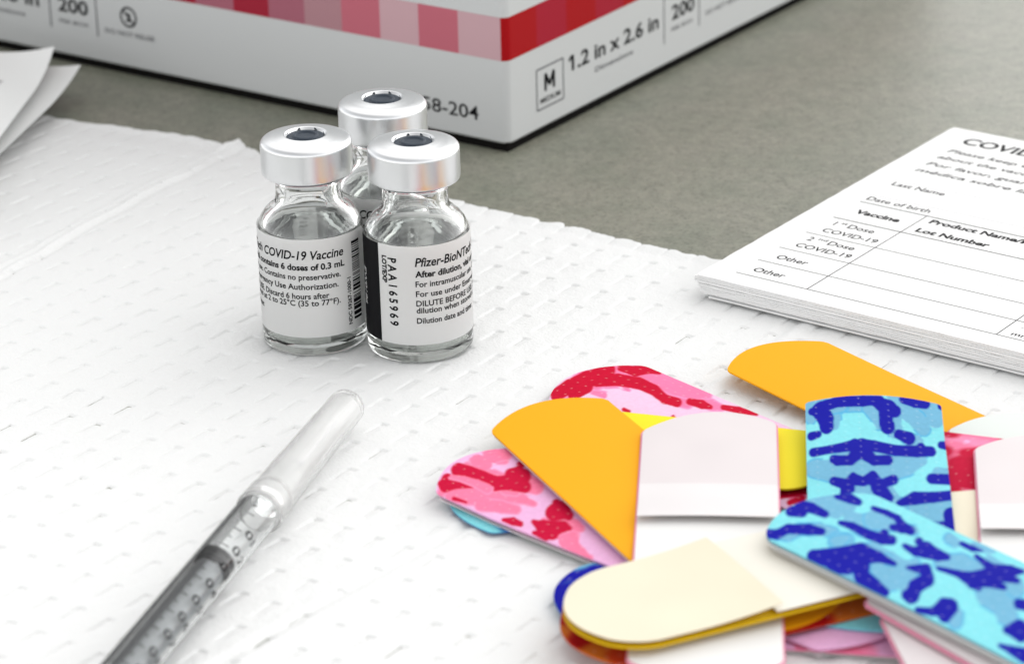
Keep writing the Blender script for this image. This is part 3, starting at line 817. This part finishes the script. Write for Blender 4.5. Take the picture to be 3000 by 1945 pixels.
def paint(pal, M, strokes, seed):
    base, mid, dark = [np.array(c) for c in CAMO[pal]]
    M = np.array(M).reshape(2, 2)
    def fn(s, u):
        s_ = s + .14 * (vnoise(s * .45, u * .45, seed) - .5); u_ = u + .08 * (vnoise(s * .9 + 50, u * .9, seed + 1) - .5)
        q = np.stack([s_, u_], -1) @ M.T
        c = np.tile(base, (len(s), 1))
        extra = []                                   # a mid-tone neighbour beside every other dark patch
        for n, st in enumerate(strokes):
            if st[0] == 'n' and n % 2 and len(st) > 5:
                extra.append(('m',) + tuple(v + (1.1, 1.0, .8)[i % 3] for i, v in enumerate(st[1:])))
        for st in extra + list(strokes):
            col = mid if st[0] == 'm' else dark
            pts = np.array(st[1:]).reshape(-1, 3)
            p = pts[:, :2] @ M.T; r = pts[:, 2] * 1.36
            if len(p) == 1: p = np.vstack([p, p + .01]); r = np.append(r, r)
            d = np.full(len(s), 1e4)
            for i in range(len(p) - 1):
                e = p[i + 1] - p[i]; t = np.clip(((q - p[i]) @ e) / (e @ e + 1e-9), 0, 1)
                dn = np.hypot(*(q - p[i] - t[:, None] * e).T) - (r[i] + (r[i + 1] - r[i]) * t)
                hh = np.clip(.5 + .5 * (dn - d) / 3.0, 0, 1); d = dn * (1 - hh) + d * hh - 3.0 * hh * (1 - hh)
            if st[0] == 'm':                         # darker halo beside each mid-tone patch
                k = (np.clip(.5 - (d - 4.5) / 3.2, 0, 1) * (vnoise(s / 2.2, u / 2.2, seed + 5) > .42))[:, None]
                c = c * (1 - k) + (mid * np.array([.55, .95, 1.08]) if pal == 'blue' else mid * np.array([1, 1.35, 1.3])) * k
            k = np.clip(.5 - d / 3.2, 0, 1)[:, None]
            c = c * (1 - k) + col * k
        # rows of tiny vent holes
        gu = np.round(u / 2.0); gs = np.round(s / 1.75 - .5 * (gu % 2)) + .5 * (gu % 2)
        dd = np.hypot(u - gu * 2.0, s - gs * 1.75)
        k = (.30 * np.clip(1.5 - dd / .11, 0, 1))[:, None]
        grain = (.93 + .10 * vnoise(s / .35, u / .35, seed + 8) + .05 * vnoise(s / 5, u / 5, seed + 9))[:, None]
        return (c * (1 - k) + np.array([.85, .85, .87]) * k) * grain
    return fn

def random_strokes(seed, L, W):
    rg = random.Random(seed); out = []
    for kind, n in (('m', 12), ('n', 20)):
        for _ in range(n):
            s, u, a = rg.uniform(0, L), rg.uniform(-W / 2, W / 2), rg.uniform(0, 6.28); st = [kind]
            for k in range(rg.randint(2, 4)):
                st += [s, u, rg.uniform(.9, 2.1)]
                a += rg.uniform(-.9, .9); s += 3.2 * math.cos(a); u += 2.2 * math.sin(a)
            out.append(tuple(st))
    return out

GROUP = 'loose adhesive bandages in the pile'
def bandage(key, label):
    sp = STRIPS[key]
    r = root('adhesive_bandage', (*sp['H'], 0), (0, 0, rad(sp['phi'])))
    tag(r, label, 'bandage', GROUP)
    return r, sp

def camo(key, pal, label, under=None, fine=False):
    r, sp = bandage(key, label)
    if key in PRINT: M, st = PRINT[key]
    else: M, st = (1, 0, 0, 1), random_strokes(hash(key) % 1000 if False else sum(map(ord, key)), sp['L'], sp['W'])
    sc = 1.0
    if key not in PRINT: M = (3.2, 0, 0, 3.2); st = [(t[0],) + tuple(v * (3.2 if i % 3 == 2 else 1) for i, v in enumerate(t[1:])) for t in st]
    ns, nu = (430, 116) if fine else (230, 64)
    sheet('printed_strip', sp, r, M_print, ns=ns, nu=nu, th=.26, colour=paint(pal, M, st, sum(map(ord, key))))
    for dz, s1, ins in (under or []):
        sheet('release_paper', sp, r, M_tab, s_rng=(0.3, s1), inset=ins, dz=dz, th=.09, flat_ends=(False, True))
    return r

def plain(key, colr, label, under=None, rough=.4):
    r, sp = bandage(key, label)
    m = bpy.data.materials.get('bandage_' + colr) or noise_bump(mat('bandage_' + colr, PLAIN[colr], .6, spec=.12), 300, .06, .0003)
    sheet('plastic_strip', sp, r, m, th=.26)
    for dz, s1, ins in (under or []):
        sheet('release_paper', sp, r, M_tab, s_rng=(0.3, s1), inset=ins, dz=dz, th=.09, flat_ends=(False, True))
    return r

M_tab_two = noise_bump(attr_mat('release_paper_layered', .45, .3), 260, .10, .0004)
def see_through(m, s_at):
    """thin paper: tinted by what it lies on, whiter where it overlaps the second paper"""
    c0 = np.array(m.node_tree.nodes['Principled BSDF'].inputs['Base Color'].default_value[:3]); c1 = np.array([.725, .695, .695])
    if c0[2] < .6: c1 = c0
    def fn(s, u):
        k = np.clip((s - s_at) / .35 + .5, 0, 1)[:, None]; q = (.97 + .06 * vnoise(s / 6, u / 6, 77))[:, None]
        return (c0 * (1 - k) + c1 * k) * q
    return fn
def upturned(key, backc, m1, s_cut, label, m2=None, ov=3.0, drop=0.0, ins=.25):
    """lying face down: coloured strip below, two overlapping release papers above"""
    r, sp = bandage(key, label)
    mb = bpy.data.materials.get('bandage_' + backc) or mat('bandage_' + backc, PLAIN[backc], .6, spec=.12)
    sheet('plastic_strip', sp, r, mb, dz=-.3 - drop, th=.26)
    sheet('release_paper', sp, r, m2 or M_tab, s_rng=(s_cut - ov, None), inset=ins, dz=-.16, th=.09, flat_ends=(True, False))
    sheet('release_paper', sp, r, M_tab_two, s_rng=(0, s_cut), inset=ins, dz=.0, th=.09, flat_ends=(False, True), colour=see_through(m1, s_cut - ov), lift=lambda s, u: .9 * np.clip((s - s_cut + 12) / 12, 0, 1) ** 2)
    return r

camo('B4', 'blue', 'blue camouflage bandage with one corner peeking out under the pink one at left')
camo('P4', 'pink', 'pink camouflage bandage, lowest in the pile at the bottom edge', under=[(-.5, 50, .1)])
camo('B3', 'blue', 'blue camouflage bandage with rounded end showing left of the cream one')
camo('P1', 'rose', 'pink and red camouflage bandage at the back of the pile', fine=True)
plain('O2', 'orange', 'orange bandage nearest the stack of cards')
camo('P2', 'pink', 'pink and red camouflage bandage at the far left of the pile', under=[(-.85, 70, .15)], fine=True)
plain('Y1', 'yellow', 'bright yellow bandage showing behind the pinkish upturned one')
plain('O1', 'orange', 'orange bandage leaning over the pink one at left of the pile', under=[(-.5, 70, .1)])
upturned('W2', 'pinkback', M_tab_green, 28, 'upturned bandage with grey green backing paper at the right edge')
camo('P3', 'pink', 'small visible piece of red and pink bandage right of the upright blue one')
upturned('C2', 'orange', M_tab_cream, 34, 'upturned cream bandage showing as a narrow strip beside the upright blue one')
camo('R1', 'red', 'red and orange bandage peeking out under the cream one at the bottom')
upturned('W1', 'pinkback', M_tab_pink, 34.4, 'upturned bandage with pinkish white backing paper in the middle of the pile', ov=11.5)
upturned('W3', 'pinkback', M_tab_pink, 31.0, 'upturned bandage with pale backing paper cut off by the right edge', ov=9)
camo('B1', 'blue', 'upright blue camouflage bandage with curled end lying over an orange one', fine=True)
upturned('C1', 'gold', M_tab_cream, 24.5, 'large cream backed bandage lying upturned across the front of the pile', m2=M_tab_warm, ov=1.0, drop=.45, ins=.1)
upturned('W5a', 'pinkback', M_tab_pink, 36, 'upturned pinkish bandage poking out at the bottom right, lower of two')
upturned('W5b', 'pinkback', M_tab_pink, 44, 'upturned pinkish bandage directly below the diagonal blue one')
camo('B2', 'blue', 'diagonal blue camouflage bandage on top of the pile', under=[(-.55, 75, -.2), (-1.25, 74, .1)], fine=True)

# ---------------------------------------------------------------- syringe
def build_syringe():
    d = np.array([.297, .955]); c = -13.75
    t0 = -35.0
    o = t0 * d + c * np.array([.955, -.297])
    # local frame: x = left, y = up, z = towards the needle end
    r = root('syringe', (o[0], o[1], 3.55))
    ax = Vector((d[0], d[1], 0)).normalized(); up_ = Vector((0, 0, 1)); left = up_.cross(ax)
    r.rotation_euler = Matrix(((left.x, up_.x, ax.x), (left.y, up_.y, ax.y), (left.z, up_.z, ax.z))).to_euler()
    tag(r, 'clear one millilitre syringe with capped needle and black plunger tip', 'syringe')
    def turn(name, prof, m, n=56, closed=False, parent=None):
        V, F = lathe(prof, n, closed); F = [f[::-1] for f in F]; return mk(name, V, F, m, parent or r, sharp=45)
    # needle sheath: tapered tube with ribs, closed at its rounded tip
    nn, prof = 48, [(0, 0), (1.2, -.05), (2.2, -.35), (2.62, -1.0), (2.7, -2.0), (2.85, -14), (3.0, -26), (3.08, -31.6)]
    inn = [(2.6, -31.6), (2.5, -26), (2.35, -14), (2.2, -2.2), (1.6, -1.0), (0, -.8)]
    V, F = lathe(prof + inn, nn); F = [f[::-1] for f in F]
    V = [np.array(v, float) for v in V]
    for v in V:                                     # six shallow lengthwise ribs
        a = math.atan2(v[1], v[0]); rr = math.hypot(v[0], v[1])
        if rr > 2.65 and -30 < v[2] < -2: k = 1 + .045 * max(0, math.cos(6 * a)) ** 3; v[0] *= k; v[1] *= k
    mk('needle_sheath', V, F, M_sheath, r, sharp=60)
    turn('sheath_collar', [(3.04, -31.0), (3.16, -31.4), (3.24, -32.2), (3.26, -35.9), (3.18, -36.2), (2.98, -36.2), (2.98, -31.2)], M_sheath, closed=True)
    turn('needle_hub', [(0, -21.5), (.7, -21.6), (1.1, -23), (1.9, -25), (2.1, -31), (2.3, -33), (0, -33)], M_clear)
    turn('needle', [(0, -6), (.2, -6.6), (.2, -22), (0, -22)], M_steel, 12)
    turn('barrel', [(0, -34.6), (2.6, -34.7), (2.85, -35.1), (2.9, -36), (2.9, -95), (2.9, -98), (5.2, -98), (5.2, -99.4), (2.42, -99.4), (2.42, -36.2), (2.0, -35.6), (0, -35.6)], M_clear)
    turn('plunger_stopper', [(0, -50.6), (1.9, -50.8), (2.4, -51.3), (2.41, -52.0), (2.3, -52.2), (2.3, -52.6), (2.41, -52.8), (2.41, -53.5), (2.3, -53.7), (2.2, -54.2), (0, -54.2)], M_black)
    turn('plunger_rod', [(0, -54.2), (2.05, -54.2), (2.1, -56), (2.1, -112), (4.8, -112.2), (4.8, -113.6), (0, -113.6)], M_rod)
    # scale: ticks and figures printed on the barrel (angle from the top, clockwise seen from the plunger)
    Rb = 2.925; k = math.pi / 180 * Rb
    def wrap(p): 
        a = np.radians(90) + p[:, 0] / Rb
        return np.stack([Rb * np.cos(a), Rb * np.sin(a), p[:, 1]], -1)
    p = Print(); i = 0
    for zt in np.arange(-37.2, -94, -.455):
        x1 = 36 if i % 10 == 0 else (27 if i % 5 == 0 else 16)
        p.line(-62 * k, zt, x1 * k, zt, .24, 14); i += 1
    p.lay('scale_ticks', wrap, M_ink, r)
    p = Print()
    for q, zt in enumerate(np.arange(-45.6, -94, -4.55)):
        p.text(str(10 * (q + 1))[-1], 46 * k, zt - .8, 1.75, 1.25, bold=.012)
        p.text(str(10 * (q + 1))[0:-1], 78 * k, zt - .8, 1.75, bold=.012)
    p.lay('scale_figures', wrap, M_ink, r)
build_syringe()

# ---------------------------------------------------------------- two curled printed sheets at the left
def paper(label, C, adir, bdir, z0, curl, text=None, seed=0):
    r = root('paper_sheet', (C[0], C[1], 0))
    tag(r, label, 'paper sheet', 'curled sheets at the left edge')
    A = np.array([math.cos(rad(adir)), math.sin(rad(adir))]); B = np.array([math.cos(rad(bdir)), math.sin(rad(bdir))])
    na, nb = 60, 80
    a = np.linspace(0, 1, na) ** 1.5 * 62; b = np.linspace(0, 1, nb) ** 1.5 * 88
    a, b = np.meshgrid(a, b, indexing='ij')
    dd = (a + b * .75)
    lift = curl * np.clip(1 - dd / 15, 0, 1) ** 2
    z = z0 + .05 * a - .02 * b + lift + .25 * (vnoise(a / 14, b / 14, 60 + seed) - .5) + .03 * (vnoise(a / .6, b / .6, 61 + seed) - .5) * (b > 40)
    pull = .25 * lift
    x = A[0] * (a + pull) + B[0] * (b + pull); y = A[1] * (a + pull) + B[1] * (b + pull)
    n = a.size
    top = np.stack([x, y, z], -1).reshape(-1, 3)
    F = list(grid_faces(na, nb)) + list(grid_faces(na, nb, n, True))
    idx = np.arange(n).reshape(na, nb)
    per = np.concatenate([idx[0, :], idx[1:, -1], idx[-1, -2::-1], idx[-2:0:-1, 0]]); nx = np.roll(per, -1)
    F += [tuple(q) for q in np.stack([per, per + n, nx + n, nx], -1)]
    mk('leaf', np.vstack([top, top - np.array([0, 0, .16])]), F, M_sheet, r, sharp=50)
    if text:
        p = Print().text(text, 0, 0, 1.5, bold=.01)
        def fn(q):
            dirv = np.array([math.cos(rad(81)), math.sin(rad(81))]); nv = np.array([-dirv[1], dirv[0]])
            w = np.array([-93.6, 108.2]) - np.array(C) + q[:, :1] * dirv + q[:, 1:] * nv
            Minv = np.linalg.inv(np.stack([A, B], 1)); ab = w @ Minv.T
            return np.c_[w, z0 + .05 * ab[:, 0] - .02 * ab[:, 1] + .2]
        p.lay('printed_text', fn, M_ink_grey, r)
paper('lower white sheet with curled corner, sticking out from under the upper sheet', (-79.4, 124.0), 161, -103.7, 4.4, 1.9, seed=5)
paper('upper white sheet with curled corner and faint dotted print at the left edge', (-84.3, 126.4), 168, -97.0, 6.8, 2.4, text='. . - : R', seed=9)
